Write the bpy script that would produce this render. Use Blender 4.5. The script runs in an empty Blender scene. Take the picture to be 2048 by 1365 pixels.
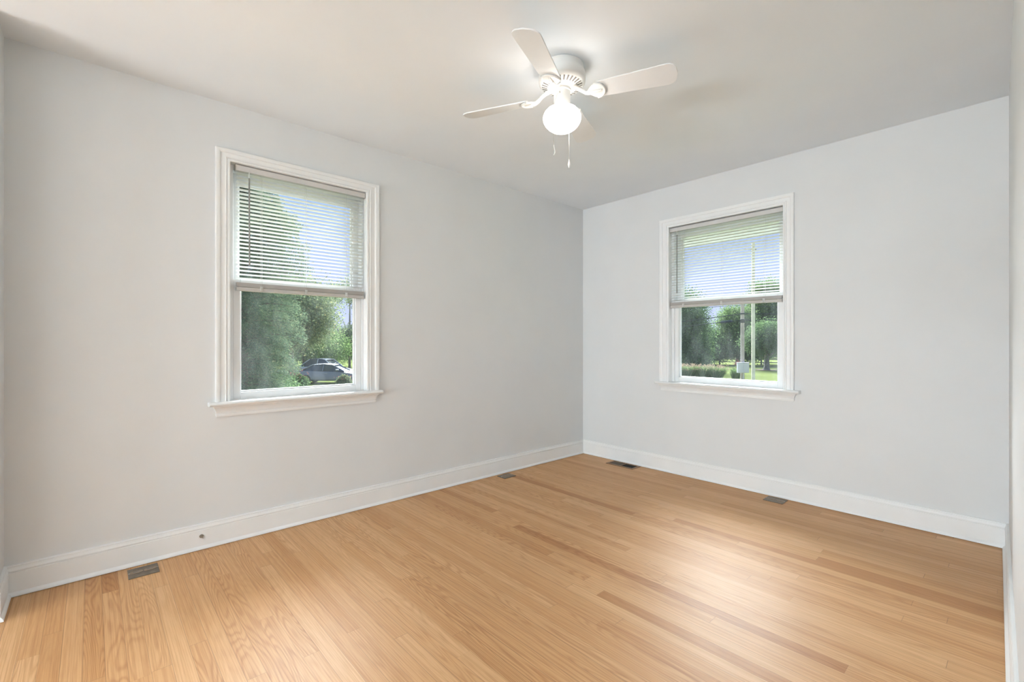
import bpy, bmesh, math, random
import numpy as np
from mathutils import Vector, Matrix

C = bpy.context.scene.collection
SC = bpy.context.scene
PI = math.pi
R = math.radians

# ------------------------------------------------------------------ camera
CAM = Vector((2.979, -3.656, 1.115))
RT = Vector((0.6708, 0.7416, 0.0))      # camera right
FW = Vector((-0.7416, 0.6708, 0.0))     # camera forward
cd = bpy.data.cameras.new('camera')
cd.sensor_fit = 'HORIZONTAL'
cd.sensor_width = 36.0
cd.lens = 928.6 / 2048 * 36.0
cd.shift_y = 1.5 / 2048
cd.clip_start = 0.01
cd.clip_end = 400
cam = bpy.data.objects.new('camera', cd)
C.objects.link(cam)
cam.location = CAM
cam.rotation_euler = (PI / 2, 0, math.atan2(-FW.x, FW.y))
SC.camera = cam

# ------------------------------------------------------------------ view, sky, sun
SC.view_settings.view_transform = 'Standard'
SC.view_settings.look = 'None'
SC.view_settings.exposure = 0.38
SC.view_settings.gamma = 1.0
SC.view_settings.use_curve_mapping = False

w = bpy.data.worlds.new('sky')
SC.world = w
w.use_nodes = True
nt = w.node_tree
nt.nodes.clear()
tc = nt.nodes.new('ShaderNodeTexCoord')
sp = nt.nodes.new('ShaderNodeSeparateXYZ')
nt.links.new(tc.outputs['Generated'], sp.inputs[0])
cr = nt.nodes.new('ShaderNodeValToRGB')
cr.color_ramp.elements[0].position = 0.0
cr.color_ramp.elements[0].color = (0.66, 0.71, 0.97, 1)
cr.color_ramp.elements[1].position = 0.45
cr.color_ramp.elements[1].color = (0.30, 0.52, 1.0, 1)
e = cr.color_ramp.elements.new(0.14)
e.color = (0.54, 0.64, 0.98, 1)
e = cr.color_ramp.elements.new(0.30)
e.color = (0.38, 0.58, 1.0, 1)
nt.links.new(sp.outputs['Z'], cr.inputs[0])
bg = nt.nodes.new('ShaderNodeBackground')
bg.inputs['Strength'].default_value = 0.80
nt.links.new(cr.outputs[0], bg.inputs[0])
wo = nt.nodes.new('ShaderNodeOutputWorld')
nt.links.new(bg.outputs[0], wo.inputs[0])

sd = bpy.data.lights.new('sun', 'SUN')
sd.energy = 21.0
sd.angle = R(62)
sd.color = (0.90, 0.96, 1.0)
sun = bpy.data.objects.new('sun', sd)
C.objects.link(sun)
SUN_EL, SUN_AZ = R(34), math.atan2(1.0, -1.0)
sdir = Vector((math.cos(SUN_EL) * math.cos(SUN_AZ), math.cos(SUN_EL) * math.sin(SUN_AZ), math.sin(SUN_EL)))
sun.rotation_euler = sdir.to_track_quat('Z', 'Y').to_euler()
sun.location = (-6, 6, 8)

GLOBE_STRENGTH = 8.5        # the fan's own lamp
FILL_BOWL_STRENGTH = 85.0     # added bowl fill light, aimed up, unseen behind the camera
FILL_TUBE_STRENGTH = 208.0         # added tube fill light, unseen at the far end behind the camera
FILL_GLOBE_STRENGTH = 8.0         # added globe fill light in the unseen rear of the room

# ------------------------------------------------------------------ helpers
def tag(o, label, cat, group=None, kind=None):
    if label: o['label'] = label
    if cat: o['category'] = cat
    if group: o['group'] = group
    if kind: o['kind'] = kind
    return o

def thing(name, label, cat, loc=(0, 0, 0), rotz=0.0, group=None, kind=None):
    o = bpy.data.objects.new(name, None)
    o.empty_display_size = 0.1
    C.objects.link(o)
    o.location = loc
    o.rotation_euler = (0, 0, rotz)
    return tag(o, label, cat, group, kind)

class MB:
    """collects vertices and faces for ONE mesh"""
    def __init__(s):
        s.v, s.f = [], []
    def add(s, vs, fs):
        b = len(s.v)
        s.v += [tuple(p) for p in vs]
        s.f += [tuple(i + b for i in q) for q in fs]
        return s
    def box(s, a, b):
        x0, y0, z0 = (min(a[i], b[i]) for i in range(3))
        x1, y1, z1 = (max(a[i], b[i]) for i in range(3))
        return s.add([(x0, y0, z0), (x1, y0, z0), (x1, y1, z0), (x0, y1, z0), (x0, y0, z1), (x1, y0, z1), (x1, y1, z1), (x0, y1, z1)],
                     [(0, 3, 2, 1), (4, 5, 6, 7), (0, 1, 5, 4), (1, 2, 6, 5), (2, 3, 7, 6), (3, 0, 4, 7)])
    def tube(s, pts, rad, n=8, caps=True):
        pts = [Vector(p) for p in pts]
        if not isinstance(rad, (list, tuple)): rad = [rad] * len(pts)
        vs, fs = [], []
        up = None
        for i, p in enumerate(pts):
            d = (pts[min(i + 1, len(pts) - 1)] - pts[max(i - 1, 0)]).normalized()
            if up is None:
                up = d.orthogonal().normalized()
            up = (up - d * up.dot(d))
            up = up.normalized() if up.length > 1e-6 else d.orthogonal().normalized()
            sd_ = d.cross(up)
            for k in range(n):
                a = 2 * PI * k / n
                vs.append(p + (up * math.cos(a) + sd_ * math.sin(a)) * rad[i])
        for i in range(len(pts) - 1):
            for k in range(n):
                k2 = (k + 1) % n
                fs.append((i * n + k, i * n + k2, (i + 1) * n + k2, (i + 1) * n + k))
        if caps:
            fs.append(tuple(range(n))[::-1])
            fs.append(tuple((len(pts) - 1) * n + k for k in range(n)))
        return s.add(vs, fs)
    def lathe(s, prof, n=48, c=(0, 0), capb=False, capt=False):
        vs, fs = [], []
        for (r, z) in prof:
            for k in range(n):
                a = 2 * PI * k / n
                vs.append((c[0] + r * math.cos(a), c[1] + r * math.sin(a), z))
        for i in range(len(prof) - 1):
            for k in range(n):
                k2 = (k + 1) % n
                fs.append((i * n + k, i * n + k2, (i + 1) * n + k2, (i + 1) * n + k))
        if capb: fs.append(tuple(range(n))[::-1])
        if capt: fs.append(tuple((len(prof) - 1) * n + k for k in range(n)))
        return s.add(vs, fs)
    def prism(s, outline, z0, z1):
        n = len(outline)
        vs = [(x, y, z0) for x, y in outline] + [(x, y, z1) for x, y in outline]
        fs = [tuple(range(n))[::-1], tuple(range(n, 2 * n))]
        fs += [(i, (i + 1) % n, n + (i + 1) % n, n + i) for i in range(n)]
        return s.add(vs, fs)
    def strip(s, rails, closed=False):
        """rails: list of point lists of equal length, faces between neighbours"""
        m = len(rails[0])
        vs = [p for r_ in rails for p in r_]
        fs = []
        for i in range(len(rails) - 1):
            for k in range(m - 1):
                fs.append((i * m + k, i * m + k + 1, (i + 1) * m + k + 1, (i + 1) * m + k))
        return s.add(vs, fs)
    def build(s, name, mat, parent=None, smooth=None, bevel=0.0, fn=None, kind=None, xf=None):
        me = bpy.data.meshes.new(name)
        v = s.v
        if xf: v = [xf(p) for p in v]
        me.from_pydata([tuple(p) for p in v], [], s.f)
        bm = bmesh.new(); bm.from_mesh(me)
        bmesh.ops.recalc_face_normals(bm, faces=bm.faces)
        bm.to_mesh(me); bm.free()
        me.materials.append(mat)
        o = bpy.data.objects.new(name, me)
        C.objects.link(o)
        if parent: o.parent = parent
        if smooth is not None:
            me.polygons.foreach_set('use_smooth', [True] * len(me.polygons))
            try:
                me.set_sharp_from_angle(angle=R(smooth))
            except Exception:
                pass
        if bevel:
            b = o.modifiers.new('bevel', 'BEVEL'); b.width = bevel; b.segments = 2; b.limit_method = 'ANGLE'; b.angle_limit = R(40)
        if kind: o['kind'] = kind
        return o

def raw_mesh(name, co, faces4, mat, parent=None, smooth=False):
    """quads given as numpy arrays, fast path for foliage"""
    me = bpy.data.meshes.new(name)
    nv, nf = len(co), len(faces4)
    me.vertices.add(nv)
    me.vertices.foreach_set('co', np.asarray(co, dtype=np.float32).ravel())
    me.loops.add(nf * 4)
    me.loops.foreach_set('vertex_index', np.asarray(faces4, dtype=np.int32).ravel())
    me.polygons.add(nf)
    me.polygons.foreach_set('loop_start', np.arange(0, nf * 4, 4, dtype=np.int32))
    me.polygons.foreach_set('loop_total', np.full(nf, 4, dtype=np.int32))
    me.update(calc_edges=True)
    me.validate()
    me.materials.append(mat)
    o = bpy.data.objects.new(name, me)
    C.objects.link(o)
    if parent: o.parent = parent
    return o

# ------------------------------------------------------------------ materials
class NT:
    def __init__(s, name):
        s.m = bpy.data.materials.new(name)
        s.m.use_nodes = True
        s.t = s.m.node_tree
        s.t.nodes.clear()
        s.out = s.n('ShaderNodeOutputMaterial')
    def n(s, t, **kw):
        x = s.t.nodes.new(t)
        for k, v in kw.items(): setattr(x, k, v)
        return x
    def l(s, a, b): s.t.links.new(a, b)
    def put(s, sock, v):
        if isinstance(v, bpy.types.NodeSocket): s.l(v, sock)
        else: sock.default_value = v
    def math(s, op, a, b=None, c=None, clamp=False):
        x = s.n('ShaderNodeMath', operation=op); x.use_clamp = clamp
        s.put(x.inputs[0], a)
        if b is not None: s.put(x.inputs[1], b)
        if c is not None: s.put(x.inputs[2], c)
        return x.outputs[0]
    def xyz(s, x, y, z=0.0):
        c = s.n('ShaderNodeCombineXYZ')
        s.put(c.inputs[0], x); s.put(c.inputs[1], y); s.put(c.inputs[2], z)
        return c.outputs[0]
    def noise(s, vec, scale=1.0, detail=2.0, rough=0.5):
        x = s.n('ShaderNodeTexNoise')
        if vec is not None: s.l(vec, x.inputs['Vector'])
        x.inputs['Scale'].default_value = scale
        x.inputs['Detail'].default_value = detail
        x.inputs['Roughness'].default_value = rough
        return x.outputs['Fac']
    def ramp(s, fac, stops):
        x = s.n('ShaderNodeValToRGB')
        el = x.color_ramp.elements
        while len(el) < len(stops): el.new(0.5)
        for e_, (p, c) in zip(el, stops):
            e_.position = p; e_.color = (c[0], c[1], c[2], 1)
        s.l(fac, x.inputs[0])
        return x.outputs[0]
    def mix(s, fac, a, b, mode='MIX'):
        x = s.n('ShaderNodeMix', data_type='RGBA', blend_type=mode)
        s.put(x.inputs['Factor'], fac)
        s.put(x.inputs[6], a if isinstance(a, bpy.types.NodeSocket) else (*a, 1))
        s.put(x.inputs[7], b if isinstance(b, bpy.types.NodeSocket) else (*b, 1))
        return x.outputs[2]
    def bsdf(s, color, rough=0.5, metal=0.0, spec=0.5, normal=None, coat=0.0, coat_rough=0.1):
        b = s.n('ShaderNodeBsdfPrincipled')
        s.put(b.inputs['Base Color'], color if isinstance(color, bpy.types.NodeSocket) else (*color, 1))
        s.put(b.inputs['Roughness'], rough)
        s.put(b.inputs['Metallic'], metal)
        s.put(b.inputs['Specular IOR Level'], spec)
        if coat:
            b.inputs['Coat Weight'].default_value = coat
            b.inputs['Coat Roughness'].default_value = coat_rough
        if normal is not None: s.l(normal, b.inputs['Normal'])
        return b
    def bump(s, h, strength=0.2, dist=0.002):
        b = s.n('ShaderNodeBump')
        b.inputs['Strength'].default_value = strength
        b.inputs['Distance'].default_value = dist
        s.l(h, b.inputs['Height'])
        return b.outputs[0]
    def done(s, sh):
        s.l(sh.outputs[0] if hasattr(sh, 'outputs') else sh, s.out.inputs[0])
        return s.m
    def pos(s):
        return s.n('ShaderNodeNewGeometry').outputs['Position']
    def island(s):
        return s.n('ShaderNodeNewGeometry').outputs['Random Per Island']

def plain(name, col, rough=0.5, metal=0.0, spec=0.5, var=0.03, scale=14.0, bump=0.0, bscale=300.0):
    n = NT(name)
    p = n.pos()
    f = n.noise(p, scale, 3)
    a = tuple(c * (1 - var) for c in col); b = tuple(min(1, c * (1 + var)) for c in col)
    colr = n.ramp(f, [(0.3, a), (0.7, b)])
    nm = n.bump(n.noise(p, bscale, 2), bump, 0.001) if bump else None
    return n.done(n.bsdf(colr, rough, metal, spec, nm))

M = {}
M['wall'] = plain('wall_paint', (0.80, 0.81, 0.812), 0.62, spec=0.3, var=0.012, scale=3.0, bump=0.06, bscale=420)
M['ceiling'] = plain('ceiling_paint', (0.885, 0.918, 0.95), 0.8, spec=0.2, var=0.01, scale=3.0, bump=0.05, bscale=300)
M['rear_wall'] = plain('rear_wall_bounce_cut', (0.42, 0.43, 0.44), 0.7, var=0.02)  # grey chosen to cut light bouncing off the unseen rear walls
M['trim'] = plain('white_trim_paint', (0.925, 0.93, 0.925), 0.35, spec=0.5, var=0.012, scale=9.0)
M['vinyl'] = plain('white_vinyl', (0.90, 0.91, 0.915), 0.38, spec=0.5, var=0.01, scale=20.0)
M['fan_white'] = plain('white_enamel', (0.83, 0.82, 0.79), 0.35, spec=0.5, var=0.01)
M['blade'] = plain('white_blade_laminate', (0.88, 0.885, 0.89), 0.45, spec=0.4, var=0.02, scale=6)
M['slot'] = plain('dark_slot', (0.22, 0.20, 0.18), 0.7)
M['slot_dark'] = plain('black_louvre', (0.03, 0.024, 0.018), 0.7)
M['chain'] = plain('nickel_chain', (0.62, 0.60, 0.57), 0.3, metal=0.9)
M['fob'] = plain('clear_fob', (0.80, 0.79, 0.77), 0.15)
M['wand'] = plain('grey_wand', (0.27, 0.26, 0.245), 0.25)
M['brass'] = plain('aged_brass', (0.19, 0.155, 0.12), 0.5, metal=0.35, var=0.12, scale=60)
M['brass_lid'] = plain('worn_brass_lid', (0.30, 0.22, 0.155), 0.45, metal=0.4, var=0.1, scale=60)
M['bronze'] = plain('bronze_register', (0.26, 0.15, 0.075), 0.45, metal=0.4, var=0.1, scale=50)
M['duct'] = plain('duct_shade_black', (0.008, 0.007, 0.006), 0.9)
M['damper'] = plain('damper_grey', (0.125, 0.095, 0.065), 0.6, metal=0.2)
M['nickel'] = plain('nickel_fitting', (0.42, 0.40, 0.37), 0.3, metal=0.95)

def mat_slat():
    n = NT('white_slat')
    d = n.bsdf((0.90, 0.905, 0.885), 0.4)
    t = n.n('ShaderNodeBsdfTranslucent'); t.inputs[0].default_value = (0.92, 0.93, 0.91, 1)
    m = n.n('ShaderNodeMixShader'); m.inputs[0].default_value = 0.50
    n.l(d.outputs[0], m.inputs[1]); n.l(t.outputs[0], m.inputs[2])
    return n.done(m)
M['slat'] = mat_slat()
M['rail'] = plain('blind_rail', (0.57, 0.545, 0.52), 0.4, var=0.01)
M['head_rail'] = plain('blind_head_rail', (0.68, 0.665, 0.645), 0.4, var=0.01)
M['cord'] = plain('blind_cord', (0.70, 0.70, 0.67), 0.8)

def mat_glass():
    n = NT('window_glass')
    tr = n.n('ShaderNodeBsdfTransparent'); tr.inputs[0].default_value = (0.97, 0.985, 0.98, 1)
    gl = n.n('ShaderNodeBsdfGlossy'); gl.inputs['Roughness'].default_value = 0.02
    df = n.n('ShaderNodeBsdfTranslucent'); df.inputs[0].default_value = (0.9, 0.95, 0.95, 1)
    lw = n.n('ShaderNodeFresnel'); lw.inputs[0].default_value = 1.12
    m1 = n.n('ShaderNodeMixShader'); n.l(lw.outputs[0], m1.inputs[0]); n.l(tr.outputs[0], m1.inputs[1]); n.l(gl.outputs[0], m1.inputs[2])
    p = n.pos()
    mp = n.n('ShaderNodeMapping'); mp.inputs['Scale'].default_value = (6, 6, 2.2)
    n.l(p, mp.inputs[0])
    f = n.noise(mp.outputs[0], 1.6, 4, 0.6)
    hz = n.n('ShaderNodeMapRange'); hz.inputs[1].default_value = 0.42; hz.inputs[2].default_value = 0.75
    hz.inputs[3].default_value = 0.006; hz.inputs[4].default_value = 0.022
    n.l(f, hz.inputs[0])
    m2 = n.n('ShaderNodeMixShader'); n.l(hz.outputs[0], m2.inputs[0]); n.l(m1.outputs[0], m2.inputs[1]); n.l(df.outputs[0], m2.inputs[2])
    return n.done(m2)
M['glass'] = mat_glass()

def mat_emit(name, col, st):
    n = NT(name)
    e_ = n.n('ShaderNodeEmission'); e_.inputs[0].default_value = (*col, 1); e_.inputs[1].default_value = st
    return n.done(e_)
M['globe'] = mat_emit('lit_opal_glass', (1.0, 0.955, 0.90), GLOBE_STRENGTH)
M['fill_globe'] = mat_emit('fill_globe_glow', (0.80, 0.92, 1.0), FILL_GLOBE_STRENGTH)
M['fill_tube'] = mat_emit('fill_tube_glow', (0.80, 0.92, 1.0), FILL_TUBE_STRENGTH)
M['fill_bowl'] = mat_emit('fill_bowl_glow', (0.80, 0.92, 1.0), FILL_BOWL_STRENGTH)

def mat_floor():
    n = NT('oak_strip_floor')
    s = n.n('ShaderNodeSeparateXYZ'); n.l(n.pos(), s.inputs[0])
    X, Y = s.outputs[0], s.outputs[1]
    W = 0.0575
    v = n.math('DIVIDE', Y, W)
    row = n.math('FLOOR', v)
    fv = n.math('SUBTRACT', v, row)
    w1 = n.n('ShaderNodeTexWhiteNoise', noise_dimensions='1D'); n.l(n.math('ADD', row, 0.37), w1.inputs['W'])
    w2 = n.n('ShaderNodeTexWhiteNoise', noise_dimensions='1D'); n.l(n.math('ADD', row, 91.73), w2.inputs['W'])
    ln = n.math('MULTIPLY_ADD', w2.outputs['Value'], 1.1, 0.85)
    u = n.math('DIVIDE', n.math('MULTIPLY_ADD', w1.outputs['Value'], 6.3, n.math('ADD', X, 10.0)), ln)
    col = n.math('FLOOR', u)
    fu = n.math('SUBTRACT', u, col)
    w3 = n.n('ShaderNodeTexWhiteNoise', noise_dimensions='2D'); n.l(n.xyz(row, col), w3.inputs['Vector'])
    t = w3.outputs['Value']
    w4 = n.n('ShaderNodeTexWhiteNoise', noise_dimensions='2D'); n.l(n.xyz(n.math('ADD', row, 17.3), col), w4.inputs['Vector'])
    t2 = w4.outputs['Value']
    tone = n.ramp(t, [(0.0, (0.79, 0.50, 0.262)), (0.4, (0.74, 0.445, 0.218)), (0.8, (0.69, 0.40, 0.187)), (0.96, (0.64, 0.355, 0.155)), (1.0, (0.55, 0.28, 0.11))])
    # cathedral figure: contour lines of a long stretched noise, different in each board
    fig = n.noise(n.xyz(n.math('MULTIPLY_ADD', t, 37.0, n.math('MULTIPLY', X, 1.1)), n.math('MULTIPLY_ADD', t2, 51.0, n.math('MULTIPLY', Y, 13.0)), n.math('MULTIPLY', t, 11.0)), 1.0, 1.5, 0.4)
    ring = n.math('SINE', n.math('MULTIPLY', fig, n.math('MULTIPLY_ADD', t2, 70.0, 75.0)))
    ringc = n.math('MULTIPLY_ADD', ring, 0.5, 0.5)
    ringc = n.math('POWER', ringc, 2.2)
    amp = n.n('ShaderNodeMapRange'); amp.inputs[1].default_value = 0.45; amp.inputs[2].default_value = 0.95; amp.inputs[3].default_value = 0.25; n.l(t2, amp.inputs[0])
    ringc = n.math('MULTIPLY', ringc, amp.outputs[0])
    # straight growth lines
    sg = n.noise(n.xyz(n.math('MULTIPLY_ADD', t2, 23.0, n.math('MULTIPLY', X, 0.9)), n.math('MULTIPLY', Y, 190.0), n.math('MULTIPLY', t, 7.0)), 1.0, 1.0, 0.5)
    sgr = n.n('ShaderNodeMapRange'); sgr.inputs[1].default_value = 0.42; sgr.inputs[2].default_value = 0.66; n.l(sg, sgr.inputs[0])
    # fine pores
    por = n.noise(n.xyz(n.math('MULTIPLY_ADD', t, 19.0, n.math('MULTIPLY', X, 9.0)), n.math('MULTIPLY', Y, 420.0), 0.0), 1.0, 2.5, 0.6)
    porr = n.n('ShaderNodeMapRange'); porr.inputs[1].default_value = 0.35; porr.inputs[2].default_value = 0.7; n.l(por, porr.inputs[0])
    # slow streaks along the board
    stk = n.noise(n.xyz(n.math('MULTIPLY', X, 1.6), n.math('MULTIPLY', Y, 70.0), n.math('MULTIPLY', t, 9.0)), 1.0, 2.0, 0.5)
    c = n.mix(n.math('MULTIPLY', ringc, 0.52), tone, n.mix(1.0, tone, (0.66, 0.52, 0.40), 'MULTIPLY'))
    c = n.mix(n.math('MULTIPLY', sgr.outputs[0], 0.50), c, n.mix(1.0, c, (0.74, 0.62, 0.50), 'MULTIPLY'))
    c = n.mix(n.math('MULTIPLY', porr.outputs[0], 0.38), c, n.mix(1.0, c, (0.70, 0.58, 0.46), 'MULTIPLY'))
    c = n.mix(n.math('MULTIPLY', stk, 0.30), c, n.mix(1.0, c, (0.80, 0.68, 0.56), 'MULTIPLY'))
    # joints
    dv = n.math('MULTIPLY', n.math('MINIMUM', fv, n.math('SUBTRACT', 1.0, fv)), W)
    du = n.math('MULTIPLY', n.math('MINIMUM', fu, n.math('SUBTRACT', 1.0, fu)), ln)
    dj = n.math('MINIMUM', dv, du)
    jr = n.n('ShaderNodeMapRange'); jr.inputs[1].default_value = 0.0004; jr.inputs[2].default_value = 0.0012
    jr.inputs[3].default_value = 1.0; jr.inputs[4].default_value = 0.0; n.l(dj, jr.inputs[0])
    gapw = n.math('MULTIPLY_ADD', w1.outputs['Value'], 0.45, 0.12)
    c = n.mix(n.math('MULTIPLY', jr.outputs[0], gapw), c, (0.10, 0.045, 0.018))
    h = n.math('SUBTRACT', n.math('MULTIPLY', ringc, 0.10), n.math('ADD', jr.outputs[0], n.math('MULTIPLY', porr.outputs[0], 0.25)))
    nm = n.bump(h, 0.22, 0.0012)
    rg = n.math('MULTIPLY_ADD', porr.outputs[0], 0.06, 0.44)
    return n.done(n.bsdf(c, rg, 0.0, 0.35, nm))
M['floor'] = mat_floor()

def mat_leaf(name, stops, transl=0.4, rough=0.6):
    n = NT(name)
    isl = n.island()
    hs = n.n('ShaderNodeHueSaturation'); hs.inputs['Saturation'].default_value = 0.80
    n.l(n.ramp(isl, stops), hs.inputs['Color'])
    c = hs.outputs[0]
    d = n.n('ShaderNodeBsdfDiffuse'); n.l(c, d.inputs[0])
    t = n.n('ShaderNodeBsdfTranslucent')
    n.l(n.mix(1.0, c, (0.95, 0.97, 0.80), 'MULTIPLY'), t.inputs[0])
    m = n.n('ShaderNodeMixShader'); m.inputs[0].default_value = transl
    n.l(d.outputs[0], m.inputs[1]); n.l(t.outputs[0], m.inputs[2])
    return n.done(m)
M['leaf_conifer'] = mat_leaf('conifer_needles', [(0.0, (0.071, 0.123, 0.081)), (0.5, (0.133, 0.204, 0.133)), (0.85, (0.190, 0.276, 0.153)), (1.0, (0.305, 0.295, 0.181))])
M['leaf_dark'] = mat_leaf('dark_leaves', [(0.0, (0.066, 0.125, 0.054)), (0.6, (0.120, 0.218, 0.093)), (1.0, (0.229, 0.358, 0.131))])
M['leaf_mid'] = mat_leaf('mid_leaves', [(0.0, (0.085, 0.153, 0.048)), (0.6, (0.162, 0.276, 0.081)), (1.0, (0.314, 0.419, 0.153))])
M['leaf_light'] = mat_leaf('light_leaves', [(0.0, (0.079, 0.151, 0.062)), (0.6, (0.142, 0.247, 0.098)), (1.0, (0.247, 0.354, 0.142))])
M['leaf_grey'] = mat_leaf('grey_green_leaves', [(0.0, (0.128, 0.174, 0.111)), (0.6, (0.230, 0.285, 0.165)), (0.9, (0.302, 0.340, 0.184)), (1.0, (0.413, 0.348, 0.157))])
M['leaf_shrub'] = mat_leaf('shrub_leaves', [(0.0, (0.049, 0.114, 0.024)), (0.6, (0.106, 0.212, 0.049)), (1.0, (0.212, 0.343, 0.090))])
M['petal_red'] = mat_leaf('red_petals', [(0.0, (0.286, 0.034, 0.048)), (1.0, (0.422, 0.109, 0.102))])
M['plume'] = mat_leaf('pink_plumes', [(0.0, (0.354, 0.221, 0.151)), (1.0, (0.549, 0.398, 0.283))])
M['blades_grass'] = mat_leaf('grass_blades', [(0.0, (0.14, 0.24, 0.075)), (0.6, (0.27, 0.40, 0.15)), (1.0, (0.46, 0.54, 0.25))])
M['bark'] = plain('bark', (0.16, 0.125, 0.10), 0.9, var=0.3, scale=12)
M['bark_grey'] = plain('grey_bark', (0.20, 0.185, 0.17), 0.9, var=0.3, scale=8)
M['pole_grey'] = plain('weathered_pole', (0.44, 0.37, 0.34), 0.85, var=0.15, scale=3)
M['pole_pale'] = plain('pale_pole', (0.86, 0.75, 0.60), 0.8, var=0.12, scale=3)
M['wire'] = plain('wire_black', (0.03, 0.035, 0.045), 0.95, spec=0.05)
M['splice'] = plain('splice_case', (0.03, 0.04, 0.06), 0.95, spec=0.05)
M['cab'] = plain('grey_cabinet', (0.52, 0.52, 0.56), 0.5)
M['fence'] = plain('fence_rail', (0.14, 0.15, 0.13), 0.8, var=0.2)
M['mulch'] = plain('mulch', (0.13, 0.085, 0.055), 0.95, var=0.4, scale=9)
M['car_grey'] = plain('grey_car_paint', (0.21, 0.225, 0.27), 0.22, metal=0.2)
M['car_white'] = plain('white_car_paint', (0.60, 0.60, 0.62), 0.2)
M['car_glass'] = plain('car_glass', (0.05, 0.06, 0.075), 0.06)
M['tyre'] = plain('tyre', (0.02, 0.02, 0.022), 0.7)
M['rim'] = plain('wheel_rim', (0.32, 0.33, 0.35), 0.3, metal=0.8)
M['eave'] = plain('white_soffit', (0.80, 0.80, 0.79), 0.6)
M['siding'] = plain('siding', (0.60, 0.58, 0.54), 0.7)

def mat_lawn():
    n = NT('lawn_grass')
    p = n.pos()
    f = n.noise(p, 0.12, 4, 0.6)
    g = n.noise(p, 9.0, 3, 0.7)
    c = n.ramp(f, [(0.3, (0.145, 0.172, 0.060)), (0.5, (0.175, 0.200, 0.074)), (0.7, (0.215, 0.215, 0.095))])
    c = n.mix(n.math('MULTIPLY', g, 0.5), c, n.mix(1.0, c, (0.6, 0.65, 0.5), 'MULTIPLY'))
    return n.done(n.bsdf(c, 1.0, spec=0.0))
M['lawn'] = mat_lawn()

# ------------------------------------------------------------------ room shell
H = 2.44
T = 0.16
YF = -3.94                 # face of the front wall (camera side)
YR = -9.2                  # end of the room behind the camera
XR0, XRS = 2.920, 0.028    # right wall runs very slightly outwards towards the camera
def xr(y): return XR0 - XRS * y

# window openings: u along the wall to the right seen from inside, d into the wall
WIN = {
 'left': dict(u0=-3.085, u1=-2.287, c0=-3.156, c1=-2.197, ztop=2.120, zc=2.186, zs=0.785, s0=-3.190, s1=-2.186, a0=-3.154, a1=-2.223, za=0.702),
 'back': dict(u0=0.940, u1=1.822, c0=0.852, c1=1.892, ztop=2.088, zc=2.163, zs=0.775, s0=0.826, s1=1.932, a0=0.866, a1=1.894, za=0.695),
}
def xf_left(p): return (-p[1], p[0], p[2])
def xf_back(p): return (p[0], p[1], p[2])

def wall_with_hole(name, a0, a1, W, xf, label):
    m = MB()
    z0 = W['zs'] - 0.03
    g = 0.012
    m.box((a0, 0, 0), (W['u0'] - g, T, H)); m.box((W['u1'] + g, 0, 0), (a1, T, H))
    m.box((W['u0'] - g, 0, 0), (W['u1'] + g, T, z0)); m.box((W['u0'] - g, 0, W['ztop'] + g), (W['u1'] + g, T, H))
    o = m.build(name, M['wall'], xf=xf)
    return tag(o, label, 'wall', kind='structure')
wall_with_hole('wall_left', YF - 0.12, T, WIN['left'], xf_left, 'pale grey painted wall left of the corner with the wide window')
wall_with_hole('wall_back', 0.0, 3.2, WIN['back'], xf_back, 'pale grey painted wall right of the corner with the second window')

m = MB(); m.prism([(xr(0), 0.0), (xr(YR), YR), (xr(YR) + T, YR), (xr(0) + T + 0.2, 0.0)], 0, H)
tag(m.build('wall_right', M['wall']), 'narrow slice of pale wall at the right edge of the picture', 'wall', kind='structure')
m = MB(); m.box((0.0, YF, 0), (0.235, YF - 0.12, H)); 
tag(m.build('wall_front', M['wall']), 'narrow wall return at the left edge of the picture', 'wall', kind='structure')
m = MB()
m.box((-1.0, YF - 0.12, 0), (0.0, YF - 0.24, H)); m.box((-1.0, YF - 0.24, 0), (-1.12, YR, H)); m.box((-1.12, YR, 0), (3.4, YR - 0.12, H))
tag(m.build('wall_rear', M['rear_wall']), 'unseen rear walls behind the camera, darkened to cut bounced light', 'wall', kind='structure')
m = MB(); m.box((-1.2, YR - 0.12, -0.1), (3.3, 0.16, 0.0))
tag(m.build('floor', M['floor']), 'light oak strip floor with satin sheen', 'floor', kind='structure')
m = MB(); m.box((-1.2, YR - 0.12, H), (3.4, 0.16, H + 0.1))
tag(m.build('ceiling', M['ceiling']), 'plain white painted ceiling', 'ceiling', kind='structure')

# baseboards: profile (height, thickness) swept along each wall
BP = [(0.0025, 0.0), (0.0025, 0.024), (0.006, 0.024), (0.013, 0.021), (0.018, 0.0155), (0.020, 0.014), (0.104, 0.014), (0.1055, 0.0115), (0.108, 0.0115),
      (0.110, 0.0145), (0.113, 0.0155), (0.117, 0.0145), (0.121, 0.0125), (0.1265, 0.0115), (0.1275, 0.009), (0.1295, 0.009), (0.131, 0.0105), (0.1345, 0.0095), (0.137, 0.004), (0.137, 0.0)]
def baseboard(name, path, normals, label):
    """path: floor points; normals: room side offset direction at every point (mitred)"""
    m = MB()
    rails = []
    for (z, d) in BP:
        rails.append([(p[0] + nn[0] * d, p[1] + nn[1] * d, z) for p, nn in zip(path, normals)])
    m.strip(rails)
    for end in (0, -1):
        vs = [r_[end] for r_ in rails]
        m.add(vs, [tuple(range(len(vs)))])
    o = m.build(name, M['trim'], smooth=35)
    return tag(o, label, 'baseboard', kind='structure')
baseboard('baseboard_left', [(0, YF), (0, 0)], [(1, 1), (1, -1)], 'white moulded baseboard along the left wall')
baseboard('baseboard_back', [(0, 0), (XR0, 0)], [(1, -1), (-1, -1)], 'white moulded baseboard along the right-hand wall')
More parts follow.
